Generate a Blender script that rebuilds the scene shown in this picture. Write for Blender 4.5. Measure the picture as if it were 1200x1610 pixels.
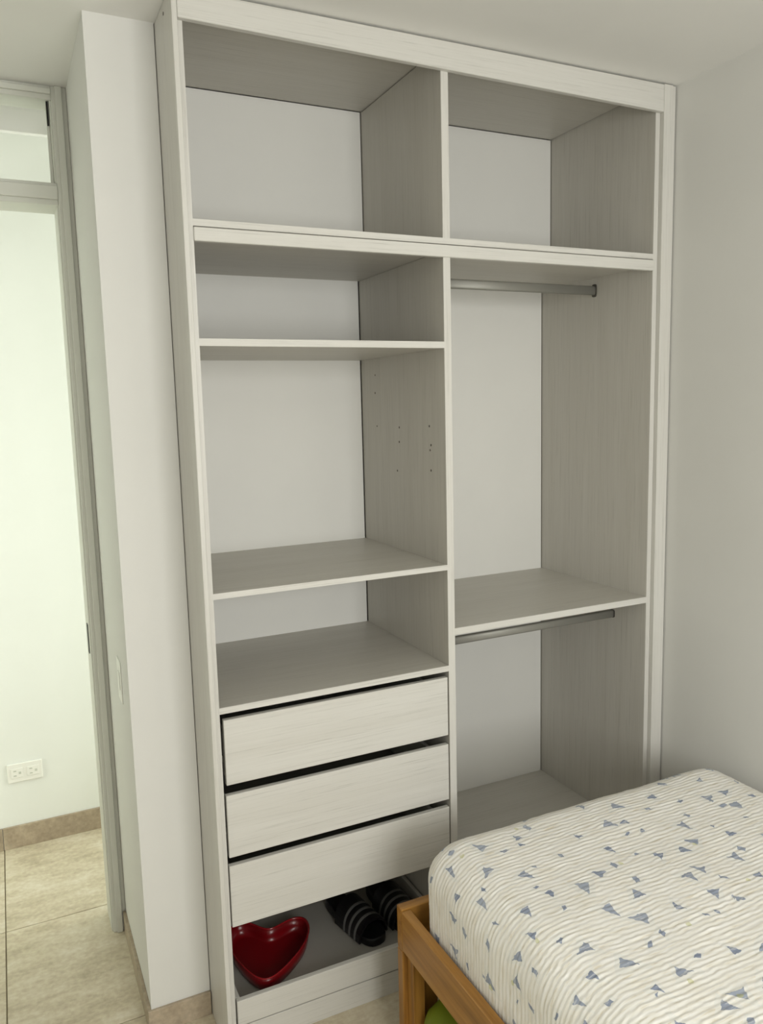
import bpy, bmesh, math, random
from mathutils import Vector, Matrix
random.seed(7)
for o in list(bpy.data.objects):
    bpy.data.objects.remove(o, do_unlink=True)
sc = bpy.context.scene
COL = sc.collection

# ------------------------------------------------------------------ camera
CAM = Vector((-0.41808, -1.80800, 1.61863))
yaw, pitch, roll, fpx = math.radians(25.4062), math.radians(-7.6601), math.radians(-1.4332), 1249.0
f = Vector((math.sin(yaw)*math.cos(pitch), math.cos(yaw)*math.cos(pitch), math.sin(pitch)))
r = Vector((math.cos(yaw), -math.sin(yaw), 0)); u = r.cross(f)
r2 = math.cos(roll)*r + math.sin(roll)*u; u2 = -math.sin(roll)*r + math.cos(roll)*u
cd = bpy.data.cameras.new('camera'); cam = bpy.data.objects.new('camera', cd); COL.objects.link(cam)
cd.sensor_fit = 'HORIZONTAL'; cd.sensor_width = 36; cd.lens = fpx/1200*36; cd.clip_start = .02
M = Matrix((r2, u2, -f)).transposed().to_4x4(); M.translation = CAM
cam.matrix_world = M
sc.camera = cam

# ------------------------------------------------------------------ world, lights, exposure
w = bpy.data.worlds.new('world'); sc.world = w; w.use_nodes = True
bg = w.node_tree.nodes['Background']; bg.inputs[0].default_value = (.95, .97, 1, 1); bg.inputs[1].default_value = .6
def area(name, loc, rot, sx, sy, power, col):
    l = bpy.data.lights.new(name, 'AREA'); l.shape = 'RECTANGLE'; l.size = sx; l.size_y = sy
    l.energy = power; l.color = col
    o = bpy.data.objects.new(name, l); COL.objects.link(o); o.location = loc; o.rotation_euler = rot
    return o
# daylight entering by the bedroom window behind the camera
area('window_daylight', (.34, -3.362, 1.60), (math.radians(90), 0, 0), 1.40, 1.24, 58, (1, .995, .96))
# added area light brightening the corridor from the right; no opening is built there
area('corridor_fill_right', (.62, .86, 1.30), (math.radians(90), 0, math.radians(38)), .42, 2.2, 14.5, (.97, 1, .93))
# second added light on the left, lifting the pier side and ceiling
area('corridor_fill_left', (-1.75, .80, 1.30), (math.radians(90), 0, 0), .6, 2.0, 17, (.95, 1, .92))
vs = sc.view_settings
vs.view_transform = 'Standard'; vs.look = 'None'; vs.gamma = 1; vs.use_curve_mapping = False; vs.exposure = 0.10

# ------------------------------------------------------------------ materials
def srgb(r_, g, b):
    c = lambda v: (v/255)/12.92 if v/255 <= .04045 else ((v/255+.055)/1.055)**2.4
    return (c(r_), c(g), c(b), 1)
def newmat(name, base, rough=.5, metal=0, spec=.5):
    m = bpy.data.materials.new(name); m.use_nodes = True
    b = m.node_tree.nodes['Principled BSDF']
    b.inputs['Base Color'].default_value = base; b.inputs['Roughness'].default_value = rough
    b.inputs['Metallic'].default_value = metal; b.inputs['Specular IOR Level'].default_value = spec
    return m, m.node_tree.nodes, m.node_tree.links, b
def coords(N, L, scale, rand=True):
    tc = N.new('ShaderNodeTexCoord'); mp = N.new('ShaderNodeMapping'); mp.inputs['Scale'].default_value = scale
    if rand:
        oi = N.new('ShaderNodeObjectInfo'); ml = N.new('ShaderNodeMath'); ml.operation = 'MULTIPLY'; ml.inputs[1].default_value = 37
        L.new(oi.outputs['Random'], ml.inputs[0]); ad = N.new('ShaderNodeVectorMath'); ad.operation = 'ADD'
        L.new(tc.outputs['Object'], mp.inputs[0]); L.new(mp.outputs[0], ad.inputs[0]); L.new(ml.outputs[0], ad.inputs[1])
        return ad.outputs[0]
    L.new(tc.outputs['Object'], mp.inputs[0]); return mp.outputs[0]
def noise_ramp(N, L, vec, scale, detail, stops, rough=.6):
    n = N.new('ShaderNodeTexNoise'); n.inputs['Scale'].default_value = scale; n.inputs['Detail'].default_value = detail; n.inputs['Roughness'].default_value = rough
    L.new(vec, n.inputs['Vector']); cr = N.new('ShaderNodeValToRGB'); L.new(n.outputs['Fac'], cr.inputs[0])
    e = cr.color_ramp.elements
    e[0].position, e[0].color = stops[0]; e[1].position, e[1].color = stops[-1]
    for p, c in stops[1:-1]:
        k = e.new(p); k.color = c
    return n, cr
def bump(N, L, b, h, s, d=.002):
    bp = N.new('ShaderNodeBump'); bp.inputs['Strength'].default_value = s; bp.inputs['Distance'].default_value = d
    L.new(h, bp.inputs['Height']); L.new(bp.outputs[0], b.inputs['Normal'])

def laminate(name, axis, tint=(1, 1, 1)):
    m, N, L, b = newmat(name, (1, 1, 1, 1), .42, 0, .35)
    s = {'X': (2.2, 130, 130), 'Y': (130, 2.2, 130), 'Z': (130, 130, 2.2)}[axis]
    v = coords(N, L, s)
    k = lambda a, b_, c: (a*tint[0], b_*tint[1], c*tint[2], 1)
    n, cr = noise_ramp(N, L, v, 2.2, 6, [(.24, k(.46, .45, .41)), (.43, k(.665, .653, .61)), (.72, k(.705, .693, .65))], .7)
    s2 = {'X': (.8, 14, 14), 'Y': (14, .8, 14), 'Z': (14, 14, .8)}[axis]
    v2 = coords(N, L, s2)
    n2, cr2 = noise_ramp(N, L, v2, 1.5, 3, [(.3, (.945, .94, .93, 1)), (.7, (1, 1, 1, 1))])
    mx = N.new('ShaderNodeMix'); mx.data_type = 'RGBA'; mx.blend_type = 'MULTIPLY'; mx.inputs[0].default_value = 1
    L.new(cr.outputs[0], mx.inputs[6]); L.new(cr2.outputs[0], mx.inputs[7]); L.new(mx.outputs[2], b.inputs['Base Color'])
    bump(N, L, b, n.outputs['Fac'], .12, .001)
    return m
LAM_X, LAM_Y, LAM_Z = laminate('laminate_x', 'X'), laminate('laminate_y', 'Y'), laminate('laminate_z', 'Z')
LAM_IN = laminate('laminate_shaded_z', 'Z', (.86, .845, .82))  # same laminate tinted darker, standing in for shade inside the wardrobe
LAM_SH = laminate('laminate_shaded_x', 'X', (.86, .845, .82))  # shelf version: interior shade put into the laminate colour

def paint(name, base, rough=.75):
    m, N, L, b = newmat(name, base, rough, 0, .25)
    v = coords(N, L, (1, 1, 1), False)
    n, cr = noise_ramp(N, L, v, 3.0, 4, [(.3, tuple(c*.97 for c in base[:3])+(1,)), (.7, base)])
    L.new(cr.outputs[0], b.inputs['Base Color'])
    n2 = N.new('ShaderNodeTexNoise'); n2.inputs['Scale'].default_value = 180; L.new(v, n2.inputs['Vector'])
    bump(N, L, b, n2.outputs['Fac'], .08, .001)
    return m
WALL = paint('wall_paint', (.77, .766, .73, 1))
WHITE_BACK = paint('white_back_board', (.80, .795, .755, 1), .6)
CORR = paint('corridor_paint', (.83, .85, .80, 1))
CEIL = paint('ceiling_paint', (.85, .845, .81, 1), .85)
FRAME = newmat('frame_paint', (.66, .665, .60, 1), .5, 0, .3)[0]

def tile_mat(name, a, b2, c):
    m, N, L, b = newmat(name, b2, .42, 0, .4)
    v = coords(N, L, (1, 1, 1))
    mp = N.new('ShaderNodeMapping'); mp.inputs['Scale'].default_value = (1, 2.6, 1); mp.inputs['Rotation'].default_value = (0, 0, .35); L.new(v, mp.inputs[0])
    n, cr = noise_ramp(N, L, mp.outputs[0], 5.5, 8, [(.3, a), (.5, b2), (.72, c)], .72)
    v2 = N.new('ShaderNodeTexNoise'); v2.inputs['Scale'].default_value = 70; v2.inputs['Detail'].default_value = 3; L.new(v, v2.inputs['Vector'])
    mx = N.new('ShaderNodeMix'); mx.data_type = 'RGBA'; mx.blend_type = 'OVERLAY'; mx.inputs[0].default_value = .32
    L.new(cr.outputs[0], mx.inputs[6]); L.new(v2.outputs['Fac'], mx.inputs[7]); L.new(mx.outputs[2], b.inputs['Base Color'])
    bump(N, L, b, v2.outputs['Fac'], .12, .001)
    return m
TILE = tile_mat('floor_tile', srgb(178, 166, 140), srgb(205, 194, 169), srgb(222, 214, 195))
SKIRT = tile_mat('skirting_tile', srgb(152, 138, 118), srgb(170, 155, 133), srgb(186, 172, 151))
GROUT = newmat('grout', srgb(150, 138, 112), .9)[0]
GREYFL = TILE

def wood(name, axis):
    m, N, L, b = newmat(name, (1, 1, 1, 1), .38, 0, .45)
    s = {'X': (1.2, 26, 26), 'Y': (26, 1.2, 26), 'Z': (26, 26, 1.2)}[axis]
    v = coords(N, L, s)
    n, cr = noise_ramp(N, L, v, 2.0, 7, [(.25, srgb(124, 84, 34)), (.5, srgb(166, 118, 54)), (.75, srgb(186, 138, 68))], .65)
    L.new(cr.outputs[0], b.inputs['Base Color']); bump(N, L, b, n.outputs['Fac'], .15, .001)
    return m
WOOD_X, WOOD_Y, WOOD_Z = wood('oak_x', 'X'), wood('oak_y', 'Y'), wood('oak_z', 'Z')
STEEL = newmat('satin_rail', (.33, .325, .29, 1), .5, .40)[0]
STEELD = newmat('rail_flange', (.13, .125, .11, 1), .45, .8)[0]
BOTTOM_GREY = paint('drawer_bottom_grey', (.40, .385, .35, 1), .6)  # drawer bottoms, a darker grey than the drawer sides
DARK = newmat('dark_gap', (.012, .012, .011, 1), .8)[0]
HOLE = newmat('hole_dark', (.10, .085, .07, 1), .8)[0]
PLASTIC = newmat('white_plastic', (.86, .86, .80, 1), .35)[0]
SLOT = newmat('slot_grey', (.55, .57, .50, 1), .6)[0]
STRIKE = newmat('strike_metal', (.05, .055, .05, 1), .4, .6)[0]
m, N, L, RB = newmat('red_plastic', (.17, .002, .005, 1), .28, 0, .5); RED = m
RED_RIM = newmat('red_rim', (.27, .008, .012, 1), .18)[0]
BLACK = newmat('black_rubber', (.004, .004, .005, 1), .5)[0]
BLACK2 = newmat('black_strap', (.005, .005, .006, 1), .40)[0]
STRIPE = newmat('pale_stripe', (.15, .15, .145, 1), .4)[0]
GREEN = newmat('olive_green', srgb(122, 138, 24), .55)[0]
gm, N, L, b = newmat('pane_glass', (1, 1, 1, 1), .02)
tr = N.new('ShaderNodeBsdfTransparent'); gl = N.new('ShaderNodeBsdfGlossy'); gl.inputs['Roughness'].default_value = .02
mxs = N.new('ShaderNodeMixShader'); mxs.inputs[0].default_value = .06
L.new(tr.outputs[0], mxs.inputs[1]); L.new(gl.outputs[0], mxs.inputs[2])
L.new(mxs.outputs[0], N['Material Output'].inputs['Surface']); GLASS = gm

# ------------------------------------------------------------------ helpers
def tag(o, label=None, cat=None, group=None, kind=None):
    if label: o['label'] = label
    if cat: o['category'] = cat
    if group: o['group'] = group
    if kind: o['kind'] = kind
    return o
def link_mesh(name, me, mat, parent=None, loc=(0, 0, 0)):
    o = bpy.data.objects.new(name, me); COL.objects.link(o)
    if mat and not me.materials: me.materials.append(mat)
    o.location = loc
    if parent:
        o.parent = parent
        q = parent; off = Vector((0, 0, 0))
        while q: off += q.location; q = q.parent
        o.location = Vector(loc) - off
    return o
def empty(name, loc):
    o = bpy.data.objects.new(name, None); COL.objects.link(o); o.location = loc; o.empty_display_size = .1
    return o
def bm_box(bm, x0, x1, y0, y1, z0, z1, bev=0):
    t = bmesh.new(); bmesh.ops.create_cube(t, size=1)
    for v in t.verts:
        v.co = Vector(((x0+x1)/2+v.co.x*(x1-x0), (y0+y1)/2+v.co.y*(y1-y0), (z0+z1)/2+v.co.z*(z1-z0)))
    if bev: bmesh.ops.bevel(t, geom=t.edges[:], offset=bev, segments=1, affect='EDGES')
    me = bpy.data.meshes.new('t'); t.to_mesh(me); bm.from_mesh(me); bpy.data.meshes.remove(me); t.free()
def finish(name, bm, mat, parent=None, centre=None, smooth=False):
    c = Vector(centre) if centre else Vector((0, 0, 0))
    for v in bm.verts: v.co -= c
    bmesh.ops.recalc_face_normals(bm, faces=bm.faces[:])
    me = bpy.data.meshes.new(name); bm.to_mesh(me); bm.free()
    if smooth:
        for p in me.polygons: p.use_smooth = True
    return link_mesh(name, me, mat, parent, c)
def box(name, x0, x1, y0, y1, z0, z1, mat, parent=None, bev=.001):
    bm = bmesh.new(); bm_box(bm, x0, x1, y0, y1, z0, z1, bev)
    return finish(name, bm, mat, parent, ((x0+x1)/2, (y0+y1)/2, z0))
def boxes(name, lst, mat, parent=None, bev=.0):
    bm = bmesh.new()
    for q in lst: bm_box(bm, *q, bev)
    q = lst[0]
    return finish(name, bm, mat, parent, ((q[0]+q[1])/2, (q[2]+q[3])/2, q[4]))
def struct(o, label, cat):
    return tag(o, label, cat, kind='structure')

# ------------------------------------------------------------------ dimensions (metres)
H = 2.50
XS, XO, P = -.181, -.0244, .1715           # pier left face, wardrobe outer side, pier front
YF = -.016                                  # front of frame
XP1, XP2, XR, XR2, XQ2 = .631, .6515, 1.3342, 1.350, 1.396
D, D2 = .5245, .476
XW, XL, YR = 1.402, -1.30, -3.30            # room right, left, rear
YD, YD2, YC, HC = .650, .760, 1.335, 2.585  # door wall, corridor wall, corridor ceiling

# ------------------------------------------------------------------ setting
fl = struct(box('floor', -2.2, XW+.1, YR-.1, YC+.1, -.06, -.006, GROUT, bev=0), 'beige stone tiled floor running from the bedroom out into the corridor', 'floor')
TP, TX, TY = .56, -.527, .803
tme = None
for i in range(-3, 4):
    for j in range(-8, 2):
        x0 = TX+i*TP; y0 = TY+j*TP
        if tme is None:
            o = box('tile', x0+.0015, x0+TP-.0015, y0+.0015, y0+TP-.0015, -.006, 0, TILE, fl, .0012); tme = o.data; tz = o.location.z
        else:
            o = link_mesh('tile', tme, None, fl, (x0+TP/2, y0+TP/2, -.006))
struct(box('ceiling', XL-.1, XW+.1, YR-.1, YD2, H, H+.08, CEIL, bev=0), 'plain off-white bedroom ceiling above the wardrobe', 'ceiling')
struct(box('ceiling_corridor', -2.2, XW+.1, YD2, YC+.1, HC, HC+.08, CEIL, bev=0), 'corridor ceiling seen through the transom above the door', 'ceiling')
struct(box('wall_right', XW, XW+.1, YR-.1, YC+.1, 0, H+.085, WALL, bev=0), 'smooth off-white wall to the right of the wardrobe', 'wall')
struct(box('wall_left', XL-.1, XL, YR-.1, YD, 0, H, WALL, bev=0), 'off-white bedroom wall left of the doorway', 'wall')
struct(boxes('wall_back', [(XO-.0018, XW, D+.035, YD2, 0, H), (XS, XO-.0018, P, YD2, 0, H), (-2.2, -.95-.042, YD, YD2, 0, H), (-2.2, -2.1, YD2, YC, 0, HC), (XL-.1, XW, YD2, YD2+.001, H, HC)], WALL), 'narrow white pier wall between the doorway and the wardrobe', 'wall')
struct(box('wall_corridor', -2.2, XW, YC, YC+.1, 0, HC, CORR, bev=0), 'brightly lit pale corridor wall seen through the doorway', 'wall')
WX0, WX1, WZ0, WZ1 = -.38, 1.06, .94, 2.22
struct(boxes('wall_rear', [(XL-.1, XW+.1, YR-.1, YR, 0, WZ0), (XL-.1, XW+.1, YR-.1, YR, WZ1, H), (XL-.1, WX0, YR-.1, YR, WZ0, WZ1), (WX1, XW+.1, YR-.1, YR, WZ0, WZ1)], WALL), 'bedroom wall with the window opposite the wardrobe', 'wall')
FY0, FY1 = YR-.050, YR-.012
wf = struct(boxes('window_1', [(WX0, WX0+.04, FY0, FY1, WZ0, WZ1), (WX1-.04, WX1, FY0, FY1, WZ0, WZ1), (WX0+.04, WX1-.04, FY0, FY1, WZ0, WZ0+.04), (WX0+.04, WX1-.04, FY0, FY1, WZ1-.04, WZ1), (.32, .36, FY0, FY1, WZ0+.04, WZ1-.04)], FRAME), 'white framed bedroom window opposite the wardrobe', 'window')
box('pane', WX0+.04, .32, FY0+.016, FY0+.020, WZ0+.04, WZ1-.04, GLASS, wf, 0)
box('pane', .36, WX1-.04, FY0+.016, FY0+.020, WZ0+.04, WZ1-.04, GLASS, wf, 0)

struct(box('trim_1', -2.1, .05, .960, .985, 2.470, HC, CEIL, bev=0), 'dropped grey beam across the corridor ceiling seen through the transom', 'beam')

# skirtings: stone strips, each cut piece a child
bb = struct(box('baseboard_pier', XS-.009, XO-.002, P-.009, P, 0, .066, SKIRT, bev=.001), 'tan stone skirting along the foot of the narrow pier wall', 'baseboard')
box('return_strip', XS-.009, XS, P, YD-.014, 0, .066, SKIRT, bb, .001)
bc = struct(box('baseboard_corridor', -.527, .4, YC-.010, YC, 0, .085, SKIRT, bev=.001), 'tan stone skirting along the corridor wall', 'baseboard')
box('strip', -2.2, -.529, YC-.010, YC, 0, .085, SKIRT, bc, .001)

# door frame with transom
dr = empty('door_1', (-.585, YD, 0)); struct(dr, 'pale grey doorway frame with a glazed transom, door standing open', 'door frame')
JX = -.221; JL = -.95
def casing(x0, x1, z0, z1):
    return [(x0, x1, YD-.012, YD, z0, z1)]
boxes('casing', [(JX, XS, YD-.010, YD, 0, H), (JX+.010, XS-.012, YD-.018, YD-.010, 0, H)], FRAME, dr, .0015)
boxes('casing', [(JL-.042, JL, YD-.010, YD, 0, H), (JL-.030, JL-.010, YD-.018, YD-.010, 0, H)], FRAME, dr, .0015)
boxes('header', [(JL, JX, YD-.010, YD, 2.464, H), (JL, JX, YD-.018, YD-.010, 2.477, H-.008), (JL, JX, YD, YD2, 2.474, H)], FRAME, dr, .0015)
boxes('jamb', [(JX-.004, XS, YD, YD2, 0, 2.474)], FRAME, dr, .001)
boxes('jamb', [(JL-.042, JL+.004, YD, YD2, 0, 2.474)], FRAME, dr, .001)
boxes('transom_rail', [(JL, JX, YD-.004, YD2, 2.190, 2.249), (JL, JX, YD-.012, YD-.004, 2.204, 2.240)], FRAME, dr, .0015)
tp = box('transom_pane', JL+.004, JX-.004, YD+.05, YD+.055, 2.249, 2.474, GLASS, dr, 0)
boxes('transom_stop', [(JX-.012, JX-.004, YD+.03, YD+.045, 2.249, 2.474)], FRAME, dr, .001)
tag(box('shadow_gap', JX-.011, JX-.0065, YD+.022, YD+.030, 2.408, 2.470, DARK, dr, 0), 'short dark strip standing for the shadow gap in the corner of the transom')  # dark strip standing in for the shaded gap beside the pane
tag(box('strike_plate', JX-.0065, JX-.004, YD+.030, YD+.056, .895, .985, STRIKE, dr, .0006), 'dark metal strike plate on the door jamb')

# ------------------------------------------------------------------ wardrobe
W = empty('wardrobe', (.70, .25, 0))
tag(W, 'large built-in open wardrobe in pale grey woodgrain laminate without doors', 'wardrobe')
T = .015
tag(box('outer_side', XO, XO+.0115, YF, D+.03, 0, H-.001, LAM_Z, W), 'pale outer side panel reaching the ceiling')
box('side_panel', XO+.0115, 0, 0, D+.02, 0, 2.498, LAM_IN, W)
box('edge_band', XO+.0115, 0, -.0012, 0, 0, 2.498, LAM_Z, W, 0)
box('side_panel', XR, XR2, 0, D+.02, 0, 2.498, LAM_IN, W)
box('edge_band', XR, XR2, -.0012, 0, 0, 2.498, LAM_Z, W, 0)
# fascia along the ceiling, slightly out of level
bm = bmesh.new(); bm_box(bm, XO+.012, 1.3505, YF, YF+.016, 2.43, H-.005, 0)
for v in bm.verts:
    if v.co.z < 2.45: v.co.z = 2.4375 if v.co.x < .5 else 2.422
bmesh.ops.bevel(bm, geom=bm.edges[:], offset=.0015, segments=1, affect='EDGES')
finish('fascia', bm, LAM_X, W, (.66, YF, 2.43))
boxes('front_post', [(1.3510, 1.3840, YF, D, 0, H-.003), (1.3840, 1.3975, YF+.004, D, 0, H-.003)], LAM_Z, W, .0012)
# upper unit
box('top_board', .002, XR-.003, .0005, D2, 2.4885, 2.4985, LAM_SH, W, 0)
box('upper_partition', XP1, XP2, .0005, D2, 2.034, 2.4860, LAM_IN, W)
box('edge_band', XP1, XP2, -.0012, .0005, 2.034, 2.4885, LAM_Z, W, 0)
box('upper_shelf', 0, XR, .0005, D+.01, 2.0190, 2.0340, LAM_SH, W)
box('edge_band', 0, XR, -.0012, .0005, 2.0195, 2.0340, LAM_X, W, 0)
tag(box('back_panel', 0, XP1-.0035, D2, D2+.006, 2.034, 2.4860, WHITE_BACK, W, 0), 'plain white back panel')
tag(box('back_panel', XP2, XR-.0035, D2, D2+.006, 2.034, 2.4860, WHITE_BACK, W, 0), 'plain white back panel')
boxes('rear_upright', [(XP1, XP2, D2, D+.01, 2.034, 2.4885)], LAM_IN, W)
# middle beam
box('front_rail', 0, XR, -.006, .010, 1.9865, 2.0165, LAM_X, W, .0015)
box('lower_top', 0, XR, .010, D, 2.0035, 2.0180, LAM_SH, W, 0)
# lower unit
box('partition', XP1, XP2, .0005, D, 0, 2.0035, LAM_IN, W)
box('edge_band', XP1, XP2, -.0012, .0005, 0, 1.9865, LAM_Z, W, 0)
tag(box('back_panel', 0, XP1-.0035, D, D+.006, .0, 2.0035, WHITE_BACK, W, 0), 'plain white back panel')
tag(box('back_panel', XP2, XR-.0035, D, D+.006, .0, 2.0035, WHITE_BACK, W, 0), 'plain white back panel')
def shelf(x0, x1, z0, z1):
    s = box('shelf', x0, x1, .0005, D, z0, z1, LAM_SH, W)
    box('edge_band', x0, x1, -.0014, .0005, z0, z1, LAM_X, s, 0)
shelf(0, XP1, 1.7600, 1.7765)
shelf(0, XP1, 1.1775, 1.1915)
shelf(0, XP1, .8975, .9130)
shelf(XP2, XR, .9955, 1.0140)
shelf(XP2, XR, .2170, .2317)
box('plinth', XP2, XR, .02, .035, 0, .2170, LAM_X, W)
box('plinth', .001, XP1-.001, .006, .021, 0, .0655, LAM_X, W)
# old screw holes in the side of the partition
for (y, z, rr) in [(.422, 1.710, .003), (.425, 1.656, .0035), (.417, 1.555, .003), (.266, 1.553, .0035), (.268, 1.511, .0035), (.086, 1.559, .0035), (.078, 1.508, .0035), (.083, 1.494, .003), (.080, 1.439, .0035), (.284, 1.426, .0035)]:
    bm = bmesh.new(); bmesh.ops.create_cone(bm, cap_ends=True, segments=8, radius1=rr, radius2=rr*.8, depth=.0006)
    bmesh.ops.rotate(bm, verts=bm.verts, matrix=Matrix.Rotation(-math.pi/2, 3, 'Y')); bmesh.ops.translate(bm, verts=bm.verts, vec=(XP1-.0003, y, z))
    finish('screw_hole', bm, HOLE, W, (XP1, y, z))
bm = bmesh.new(); bmesh.ops.create_cone(bm, cap_ends=True, segments=8, radius1=.004, radius2=.004, depth=.0006)
bmesh.ops.rotate(bm, verts=bm.verts, matrix=Matrix.Rotation(-math.pi/2, 3, 'Y')); bmesh.ops.translate(bm, verts=bm.verts, vec=(XO-.0003, .065, 2.475))
finish('screw_hole', bm, HOLE, W, (XO, .065, 2.475))
# hanging rails: oval tube with end flanges
def oval(bm, x0, x1, cy, cz, ry, rz, n=20):
    a = []
    for x in (x0, x1):
        a.append([bm.verts.new((x, cy+ry*math.copysign(abs(math.cos(2*math.pi*k/n))**.55, math.cos(2*math.pi*k/n)), cz+rz*math.copysign(abs(math.sin(2*math.pi*k/n))**.55, math.sin(2*math.pi*k/n)))) for k in range(n)])
    for k in range(n): bm.faces.new((a[0][k], a[0][(k+1) % n], a[1][(k+1) % n], a[1][k]))
    bm.faces.new(a[0]); bm.faces.new(a[1][::-1])
def rail(cy, cz, rz, lab, fl_):
    bm = bmesh.new(); oval(bm, XP2, XR, cy, cz, .0085, rz)
    t = tag(finish('hanging_rail', bm, STEEL, W, ((XP2+XR)/2, cy, cz)), lab)
    for p in t.data.polygons: p.use_smooth = len(p.vertices) == 4
    for x0, x1 in ((XP2, XP2+.004), (XR-.004, XR)):
        bm = bmesh.new(); oval(bm, x0, x1, cy, cz, .0105, fl_)
        finish('rail_flange', bm, STEELD, t, ((x0+x1)/2, cy, cz))
rail(.250, 1.9640, .0140, 'grey oval metal hanging rail under the long shelf', .020)
rail(.146, .9285, .0120, 'grey oval metal hanging rail under the middle shelf', .0128)
# drawers
def drawer(z0, z1, x0, lab, low=False):
    bx0, bx1, bz0 = .012, XP1-.012, z0+.012
    bh = z0+.012+.11 if not low else z1-.001
    if low: bx0, bx1 = .0045, XP1-.004
    d = boxes('drawer', [(bx0, bx0+.012, .0165, .50, bz0, bh), (bx1-.012, bx1, .0165, .50, bz0, bh), (bx0+.012, bx1-.012, .488, .50, bz0, bh)], LAM_Y, W, .0006)
    box('drawer_bottom', bx0+.012, bx1-.012, .0165, .488, bz0, bz0+.006, BOTTOM_GREY, d, 0)
    tag(d, lab)
    box('drawer_front', x0, XP1-.003, .0008, .0158, z0, z1, LAM_X, d, .0012)
    for sx in (bx0-.0065, bx1+.0005):
        if not low: box('drawer_runner', sx, sx+.006, .03, .48, z0+.05, z0+.065, STEEL, d, .0004)
drawer(.7150, .8800, .0085, 'topmost laminate drawer with a dark gap above it')
drawer(.5280, .6890, .0055, 'second laminate drawer')
drawer(.3440, .5060, .0040, 'third laminate drawer above the open tray')
drawer(.0720, .1406, .0050, 'lowest drawer, a shallow open tray', True)

# ------------------------------------------------------------------ bed
BX0, BX1, BY0, BY1, BZ = .370, 1.397, -.178, -2.14, .400
B = empty('bed_frame', ((BX0+BX1)/2, (BY0+BY1)/2, 0)); tag(B, 'honey brown wooden bed frame in front of the wardrobe', 'bed frame')
RT = .024
box('side_rail', BX0, BX0+RT, BY1+.027, BY0-.0275, .292, BZ-.004, WOOD_Y, B, .002)
box('side_rail', BX1-RT, BX1, BY1+.027, BY0-.0275, .292, BZ-.004, WOOD_Y, B, .002)
box('end_board', BX0+.0005, BX1-.0005, BY0-.027, BY0, .288, BZ, WOOD_X, B, .002)
box('end_board', BX0+.0005, BX1-.0005, BY1, BY1+.027, .288, BZ, WOOD_X, B, .002)
for lx in (BX0, BX1-.098):
    for ly in (BY0-.027, BY1):
        box('leg', lx, lx+.098, ly, ly+.027, 0, .2875, WOOD_Z, B, .002)
for lx in (BX0+.001, BX1-.031):
    for ly in (BY0-.027-.0305, BY1+.0275):
        box('leg_batten', lx+.012, lx+.044 if lx < .5 else lx+.03, ly, ly+.030, .0, .2915, WOOD_Z, B, .002)
k = 0
y = BY0-.12
while y > BY1+.1:
    box('slat', BX0+RT+.001, BX1-RT-.001, y-.07, y, .315, .331, WOOD_X, B, .001); y -= .13

# mattress with gathered printed cover
MX0, MX1, MY0, MY1, MZ0, MZ1, MR = .401, 1.366, BY1+.04, -.228, .3325, .592, .075
def mat_pt(p, lo, hi, rr):
    q = Vector([min(max(p[i], lo[i]+rr[i]), hi[i]-rr[i]) for i in range(3)])
    d = Vector([(p[i]-q[i])/rr[i] for i in range(3)])
    l = d.length
    n = d/l if l > 1e-9 else Vector((0, 0, 1))
    return Vector([q[i]+n[i]*rr[i] for i in range(3)]), n
lo, hi = (MX0, MY0, MZ0-.055), (MX1, MY1, MZ1)
from mathutils import noise as NZ
verts, faces, uvs = [], [], []
vmap = {}
PER = .0118
def addv(p, uv):
    key = (round(p[0], 5), round(p[1], 5), round(p[2], 5))
    if key in vmap: return vmap[key]
    c, n = mat_pt(p, lo, hi, (.095, .080, .092))
    lx = uv[0]
    ph = uv[1]/PER + .75*NZ.noise(Vector((lx*2.2, uv[1]*4, 0))) + .30*NZ.noise(Vector((lx*16, uv[1]*16, 5))) + .42*NZ.noise(Vector((lx*60, uv[1]*40, 3)))
    amp = .0010*(.30+1.5*abs(NZ.noise(Vector((lx*26, uv[1]*45, 9)))))
    h = amp*math.sin(2*math.pi*ph) + .0035*NZ.noise(Vector((lx*7, uv[1]*7, 2)))
    c = c + n*h
    vmap[key] = len(verts); verts.append(c); uvs.append(uv)
    return vmap[key]
NX = 150; NYn = int((MY1-MY0)/.0024); NZs = 22
ys = [MY0+(MY1-MY0)*j/NYn for j in range(NYn+1)]
xs = [MX0+(MX1-MX0)*i/NX for i in range(NX+1)]
zs = [MZ0+(MZ1-MZ0)*i/NZs for i in range(NZs+1)]
def grid(fn, nu, nv):
    for i in range(nu):
        for j in range(nv):
            a = [fn(i, j), fn(i+1, j), fn(i+1, j+1), fn(i, j+1)]
            if len(set(a)) == 4: faces.append(a)
grid(lambda i, j: addv((xs[i], ys[j], MZ1), (xs[i], ys[j])), NX, NYn)
grid(lambda i, j: addv((MX0, ys[j], zs[i]), (MX0-(MZ1-zs[i]), ys[j])), NZs, NYn)
grid(lambda i, j: addv((MX1, ys[j], zs[i]), (MX1+(MZ1-zs[i]), ys[j])), NZs, NYn)
grid(lambda i, j: addv((xs[i], MY1, zs[j]), (xs[i], MY1+(MZ1-zs[j]))), NX, NZs)
grid(lambda i, j: addv((xs[i], MY0, zs[j]), (xs[i], MY0-(MZ1-zs[j]))), NX, NZs)
faces.append([addv((MX0, MY0, MZ0), (MX0, MY0)), addv((MX1, MY0, MZ0), (MX1, MY0)), addv((MX1, MY1, MZ0), (MX1, MY1)), addv((MX0, MY1, MZ0), (MX0, MY1))])
me = bpy.data.meshes.new('mattress')
mc = Vector(((MX0+MX1)/2, (MY0+MY1)/2, MZ0))
me.from_pydata([tuple(v-mc) for v in verts], [], faces)
uvl = me.uv_layers.new(name='cloth')
for lp in me.loops: uvl.data[lp.index].uv = uvs[lp.vertex_index]
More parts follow.
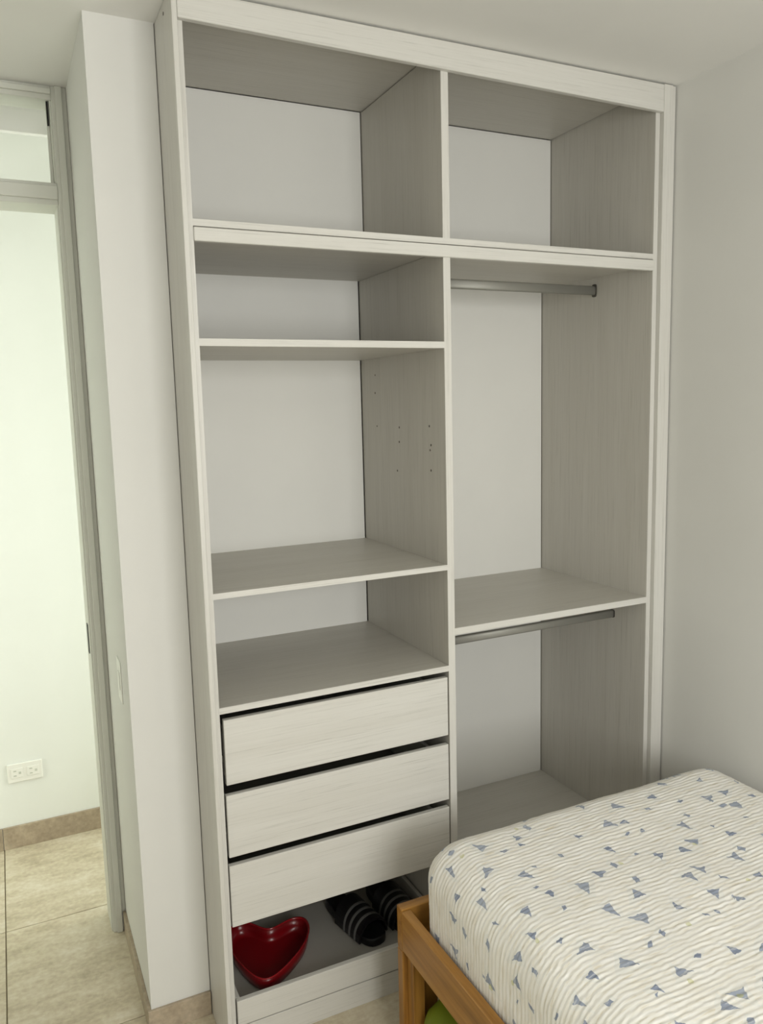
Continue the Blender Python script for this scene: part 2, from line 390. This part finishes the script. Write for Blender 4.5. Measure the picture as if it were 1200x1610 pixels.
bm = bmesh.new(); bm.from_mesh(me); bmesh.ops.recalc_face_normals(bm, faces=bm.faces[:]); bm.to_mesh(me); bm.free()
for p in me.polygons: p.use_smooth = True
# printed cloth
m, N, L, b = newmat('printed_cloth', (.8, .78, .7, 1), .85, 0, .2)
uvn = N.new('ShaderNodeUVMap'); uvn.uv_map = 'cloth'
def math_(op, a, b_=None, c_=None):
    n = N.new('ShaderNodeMath'); n.operation = op
    for i, q in enumerate((a, b_, c_)):
        if q is None: continue
        if isinstance(q, (int, float)): n.inputs[i].default_value = q
        else: L.new(q, n.inputs[i])
    return n.outputs[0]
nz = N.new('ShaderNodeTexNoise'); nz.inputs['Scale'].default_value = 55; nz.inputs['Detail'].default_value = 2; L.new(uvn.outputs[0], nz.inputs['Vector'])
sub = N.new('ShaderNodeVectorMath'); sub.operation = 'SUBTRACT'; L.new(nz.outputs['Color'], sub.inputs[0]); sub.inputs[1].default_value = (.5, .5, .5)
scl = N.new('ShaderNodeVectorMath'); scl.operation = 'SCALE'; L.new(sub.outputs[0], scl.inputs[0]); scl.inputs['Scale'].default_value = .016
add = N.new('ShaderNodeVectorMath'); add.operation = 'ADD'; L.new(uvn.outputs[0], add.inputs[0]); L.new(scl.outputs[0], add.inputs[1])
def marks(freq, off, rmin, rmax, keep):
    mp = N.new('ShaderNodeMapping'); mp.inputs['Location'].default_value = (off, off*1.7, 0); mp.inputs['Scale'].default_value = (freq,)*3
    L.new(add.outputs[0], mp.inputs[0])
    vo = N.new('ShaderNodeTexVoronoi'); vo.voronoi_dimensions = '2D'; vo.inputs['Scale'].default_value = 1; vo.inputs['Randomness'].default_value = .75
    L.new(mp.outputs[0], vo.inputs['Vector'])
    d = N.new('ShaderNodeVectorMath'); d.operation = 'SUBTRACT'; L.new(mp.outputs[0], d.inputs[0]); L.new(vo.outputs['Position'], d.inputs[1])
    sp = N.new('ShaderNodeSeparateColor'); L.new(vo.outputs['Color'], sp.inputs[0])
    ro = N.new('ShaderNodeVectorRotate'); ro.rotation_type = 'Z_AXIS'; L.new(d.outputs[0], ro.inputs['Vector']); L.new(math_('MULTIPLY', sp.outputs[0], 6.283), ro.inputs['Angle'])
    xy = N.new('ShaderNodeSeparateXYZ'); L.new(ro.outputs[0], xy.inputs[0]); X, Y = xy.outputs[0], xy.outputs[1]
    a1 = math_('MULTIPLY', Y, -1.0)
    a2 = math_('ADD', math_('MULTIPLY', X, .95), math_('MULTIPLY', Y, .35))
    a3 = math_('ADD', math_('MULTIPLY', X, -.60), math_('MULTIPLY', Y, .60))
    tri = math_('MAXIMUM', a1, math_('MAXIMUM', a2, a3))
    quad = math_('MAXIMUM', math_('ABSOLUTE', X), math_('MULTIPLY', math_('ABSOLUTE', math_('ADD', Y, math_('MULTIPLY', X, .4))), 1.5))
    isq = math_('GREATER_THAN', sp.outputs[1], .60)
    sd = math_('ADD', math_('MULTIPLY', tri, math_('SUBTRACT', 1, isq)), math_('MULTIPLY', quad, isq))
    rad = math_('ADD', math_('MULTIPLY', sp.outputs[2], (rmax-rmin)*freq), rmin*freq)
    rad = math_('SUBTRACT', rad, math_('MULTIPLY', math_('LESS_THAN', sp.outputs[1], 1-keep), 10))
    inside = math_('LESS_THAN', sd, rad)
    halo = math_('LESS_THAN', sd, math_('MULTIPLY', rad, 2.1))
    return inside, halo, sp
i1, h1, s1 = marks(13.2, 0.37, .0058, .0108, .93)
i2, h2, s2 = marks(8.5, 4.1, .0035, .0060, .35)
ins = math_('MAXIMUM', i1, i2); hal = math_('MAXIMUM', h1, h2)
# thread look: streaks along the gathers, cream to white
mp = N.new('ShaderNodeMapping'); mp.inputs['Scale'].default_value = (16, 150, 1); L.new(uvn.outputs[0], mp.inputs[0])
n, cr = noise_ramp(N, L, mp.outputs[0], 1.0, 4, [(.30, srgb(228, 220, 203)), (.42, srgb(248, 245, 237)), (.6, srgb(254, 253, 250))], .6)
big = N.new('ShaderNodeTexNoise'); big.inputs['Scale'].default_value = 6; L.new(uvn.outputs[0], big.inputs['Vector'])
tint = N.new('ShaderNodeMix'); tint.data_type = 'RGBA'; L.new(math_('MULTIPLY', big.outputs['Fac'], .18), tint.inputs[0]); L.new(cr.outputs[0], tint.inputs[6]); tint.inputs[7].default_value = srgb(222, 210, 186)
mh = N.new('ShaderNodeMix'); mh.data_type = 'RGBA'; L.new(math_('MULTIPLY', hal, .6), mh.inputs[0]); L.new(tint.outputs[2], mh.inputs[6]); mh.inputs[7].default_value = srgb(240, 240, 236)
# the blue print breaks up slightly in the gathers
blue = N.new('ShaderNodeMix'); blue.data_type = 'RGBA'; L.new(s1.outputs[2], blue.inputs[0]); blue.inputs[6].default_value = srgb(136, 147, 172); blue.inputs[7].default_value = srgb(166, 174, 190)
mp2 = N.new('ShaderNodeMapping'); mp2.inputs['Scale'].default_value = (30, 260, 1); L.new(uvn.outputs[0], mp2.inputs[0])
nb = N.new('ShaderNodeTexNoise'); nb.inputs['Scale'].default_value = 1; L.new(mp2.outputs[0], nb.inputs['Vector'])
brk = math_('ADD', .62, math_('MULTIPLY', math_('GREATER_THAN', nb.outputs['Fac'], .42), .33))
mb = N.new('ShaderNodeMix'); mb.data_type = 'RGBA'; L.new(math_('MULTIPLY', ins, brk), mb.inputs[0]); L.new(mh.outputs[2], mb.inputs[6]); L.new(blue.outputs[2], mb.inputs[7])
# rare yellow-green dots
mp3 = N.new('ShaderNodeMapping'); mp3.inputs['Scale'].default_value = (4.3, 4.3, 1); mp3.inputs['Location'].default_value = (.2, .45, 0); L.new(add.outputs[0], mp3.inputs[0])
vo3 = N.new('ShaderNodeTexVoronoi'); vo3.voronoi_dimensions = '2D'; vo3.inputs['Scale'].default_value = 1; L.new(mp3.outputs[0], vo3.inputs['Vector'])
my = N.new('ShaderNodeMix'); my.data_type = 'RGBA'; L.new(math_('MULTIPLY', math_('LESS_THAN', vo3.outputs['Distance'], .026), .45), my.inputs[0]); L.new(mb.outputs[2], my.inputs[6]); my.inputs[7].default_value = srgb(205, 205, 120)
L.new(my.outputs[2], b.inputs['Base Color'])
bump(N, L, b, n.outputs['Fac'], .35, .0015)
mo = link_mesh('mattress', me, m, None, mc)
tag(mo, 'thick mattress in a cream cover printed with small blue shapes on the wooden bed', 'mattress')

# ------------------------------------------------------------------ things in the open tray
TZ = .0905
# red heart-shaped box: open bowl with rim
def heart(t, s):
    x = 16*(.32*math.sin(t)**3+.68*math.sin(t)); y = 12.5*math.cos(t)-4.9*math.cos(2*t)-1.3*math.cos(3*t)-.4*math.cos(4*t)+1.5
    return x/16.6*s, y/17*s*1.30
HB = empty('heart_container', (.143, .184, TZ)); tag(HB, 'glossy red heart-shaped plastic container in the lowest drawer', 'container')
HB.rotation_euler = (0, 0, math.radians(-20))
def heart_loft(rings, n=56):
    bm = bmesh.new(); R = []
    for s, z in rings:
        R.append([bm.verts.new((*[c for c in heart(2*math.pi*k/n, s)], z)) for k in range(n)])
    for a, b_ in zip(R, R[1:]):
        for k in range(n): bm.faces.new((a[k], a[(k+1) % n], b_[(k+1) % n], b_[k]))
    return bm, R
bm, R = heart_loft([(.106, .0), (.113, .005), (.117, .020), (.119, .042), (.1165, .042), (.114, .020), (.109, .008), (.098, .0045)])
bm.faces.new(R[0][::-1]); bm.faces.new(R[-1])
o = finish('bowl', bm, RED, None, None, True); o.parent = HB
bm, R = heart_loft([(.1155, .0405), (.1205, .0405), (.1215, .0425), (.1205, .0450), (.1165, .0445), (.1155, .0405)])
o = finish('rim', bm, RED_RIM, None, None, True); o.parent = HB

# black slide sandals with striped straps
def make_sandal(loc, rz, label):
    t = empty('sandal', loc); t.rotation_euler = (0, 0, rz)
    tag(t, label, 'sandal', 'pair of black sandals in the lowest drawer')
    n = 40; bm = bmesh.new(); rings = []
    def outline(k):
        a = 2*math.pi*k/n; y_ = .130*math.sin(a)
        wd = .040+.012*max(0, -y_/.130)-.004*math.cos(y_/.13*3)
        return wd*math.copysign(abs(math.cos(a))**.75, math.cos(a)), y_
    for sc_, z in ((.93, 0), (1, .004), (1, .020), (.97, .026), (.90, .0235)):
        rings.append([bm.verts.new((outline(k)[0]*sc_, outline(k)[1]*(1-(1-sc_)*.4), z+(.010*max(0, outline(k)[1]/.13) if z > .015 else 0))) for k in range(n)])
    for a, b_ in zip(rings, rings[1:]):
        for k in range(n): bm.faces.new((a[k], a[(k+1) % n], b_[(k+1) % n], b_[k]))
    bm.faces.new(rings[0][::-1]); bm.faces.new(rings[-1])
    o = finish('sole', bm, BLACK, None, None, True); o.parent = t
    def strap(name, y0, y1, th, out, mat):
        bm = bmesh.new(); S = 18; rows = []
        for i in range(S+1):
            a = math.pi*i/S
            cx, cz = -math.cos(a), math.sin(a)**.8
            row = []
            for (yy, oo) in ((y0, out), (y1, out), (y1, out-th), (y0, out-th)):
                f_ = (yy+.10)/.13
                row.append(bm.verts.new(((.051+oo)*cx, yy, .008+(.056+.016*f_+oo)*cz)))
            rows.append(row)
        for a, b_ in zip(rows, rows[1:]):
            for q in range(4): bm.faces.new((a[q], a[(q+1) % 4], b_[(q+1) % 4], b_[q]))
        bm.faces.new(rows[0]); bm.faces.new(rows[-1][::-1])
        o = finish(name, bm, mat, None, None, False); o.parent = t
        return o
    strap('strap', -.098, .026, .006, 0, BLACK2)
    for y0 in (-.078, -.052, -.026): tag(strap('stripe', y0, y0+.008, .002, .0012, STRIPE), 'pale stripe across the black strap')
    return t
make_sandal((.418, .215, TZ), math.radians(12), 'left black striped slide sandal in the open tray, nearer the red container')
make_sandal((.543, .220, TZ), math.radians(4), 'right black slide sandal in the open tray, partly hidden by the bed')

# ------------------------------------------------------------------ wall fittings
OX0, OX1, OZ0, OZ1 = -.495, -.374, .255, .327
ou = empty('power_outlet', ((OX0+OX1)/2, YC, OZ0)); tag(ou, 'white double power outlet low on the bright corridor wall', 'outlet')
box('plate', OX0, OX1, YC-.007, YC, OZ0, OZ1, PLASTIC, ou, .002)
for cx in (OX0+.033, OX1-.033):
    s = box('socket', cx-.021, cx+.021, YC-.0090, YC-.0070, OZ0+.018, OZ1-.018, PLASTIC, ou, .0006)
    for dz in (-.009, .009): box('slot', cx-.012, cx-.002, YC-.0094, YC-.0090, (OZ0+OZ1)/2+dz-.0022, (OZ0+OZ1)/2+dz+.0022, SLOT, s, 0)
    box('slot', cx+.006, cx+.014, YC-.0094, YC-.0090, (OZ0+OZ1)/2-.0045, (OZ0+OZ1)/2+.0045, SLOT, s, 0)
sw = empty('light_switch', (XS, .345, .858)); tag(sw, 'slim white light switch on the doorway side of the pier', 'light switch')
box('plate', XS-.0025, XS, .310, .380, .852, .966, PLASTIC, sw, .0008)
box('rocker', XS-.0042, XS-.0025, .330, .360, .885, .933, PLASTIC, sw, .001)

# ------------------------------------------------------------------ green bag under the bed
bm = bmesh.new(); bmesh.ops.create_uvsphere(bm, u_segments=32, v_segments=20, radius=1)
for v in bm.verts:
    d = v.co.copy()
    q = Vector([math.copysign(abs(d[i])**.55, d[i]) for i in range(3)])
    v.co = Vector((q.x*.20, q.y*.16, max(q.z, -.9)*.102+.0920)) + .006*Vector((NZ.noise(d*3), NZ.noise(d*3+Vector((7, 0, 0))), 0))
gb = empty('storage_bag', (.580, -.375, 0)); tag(gb, 'olive green soft bag with a rounded top under the bed', 'bag')
o = finish('body', bm, GREEN, None, None, True); o.parent = gb
bm = bmesh.new()
n = 40; R = []
for rr, z in ((.0, 0), (.0022, .0022), (.0, .0044), (-.0022, .0022)):
    row = []
    for k in range(n):
        a = 2*math.pi*k/n; c, s_ = math.cos(a), math.sin(a)
        row.append(bm.verts.new((math.copysign(abs(c)**.55, c)*(.2005+rr), math.copysign(abs(s_)**.55, s_)*(.1605+rr), .10+z)))
    R.append(row)
for i in range(4):
    for k in range(n): bm.faces.new((R[i][k], R[i][(k+1) % n], R[(i+1) % 4][(k+1) % n], R[(i+1) % 4][k]))
o = finish('seam', bm, GREEN, None, None, True); o.parent = gb
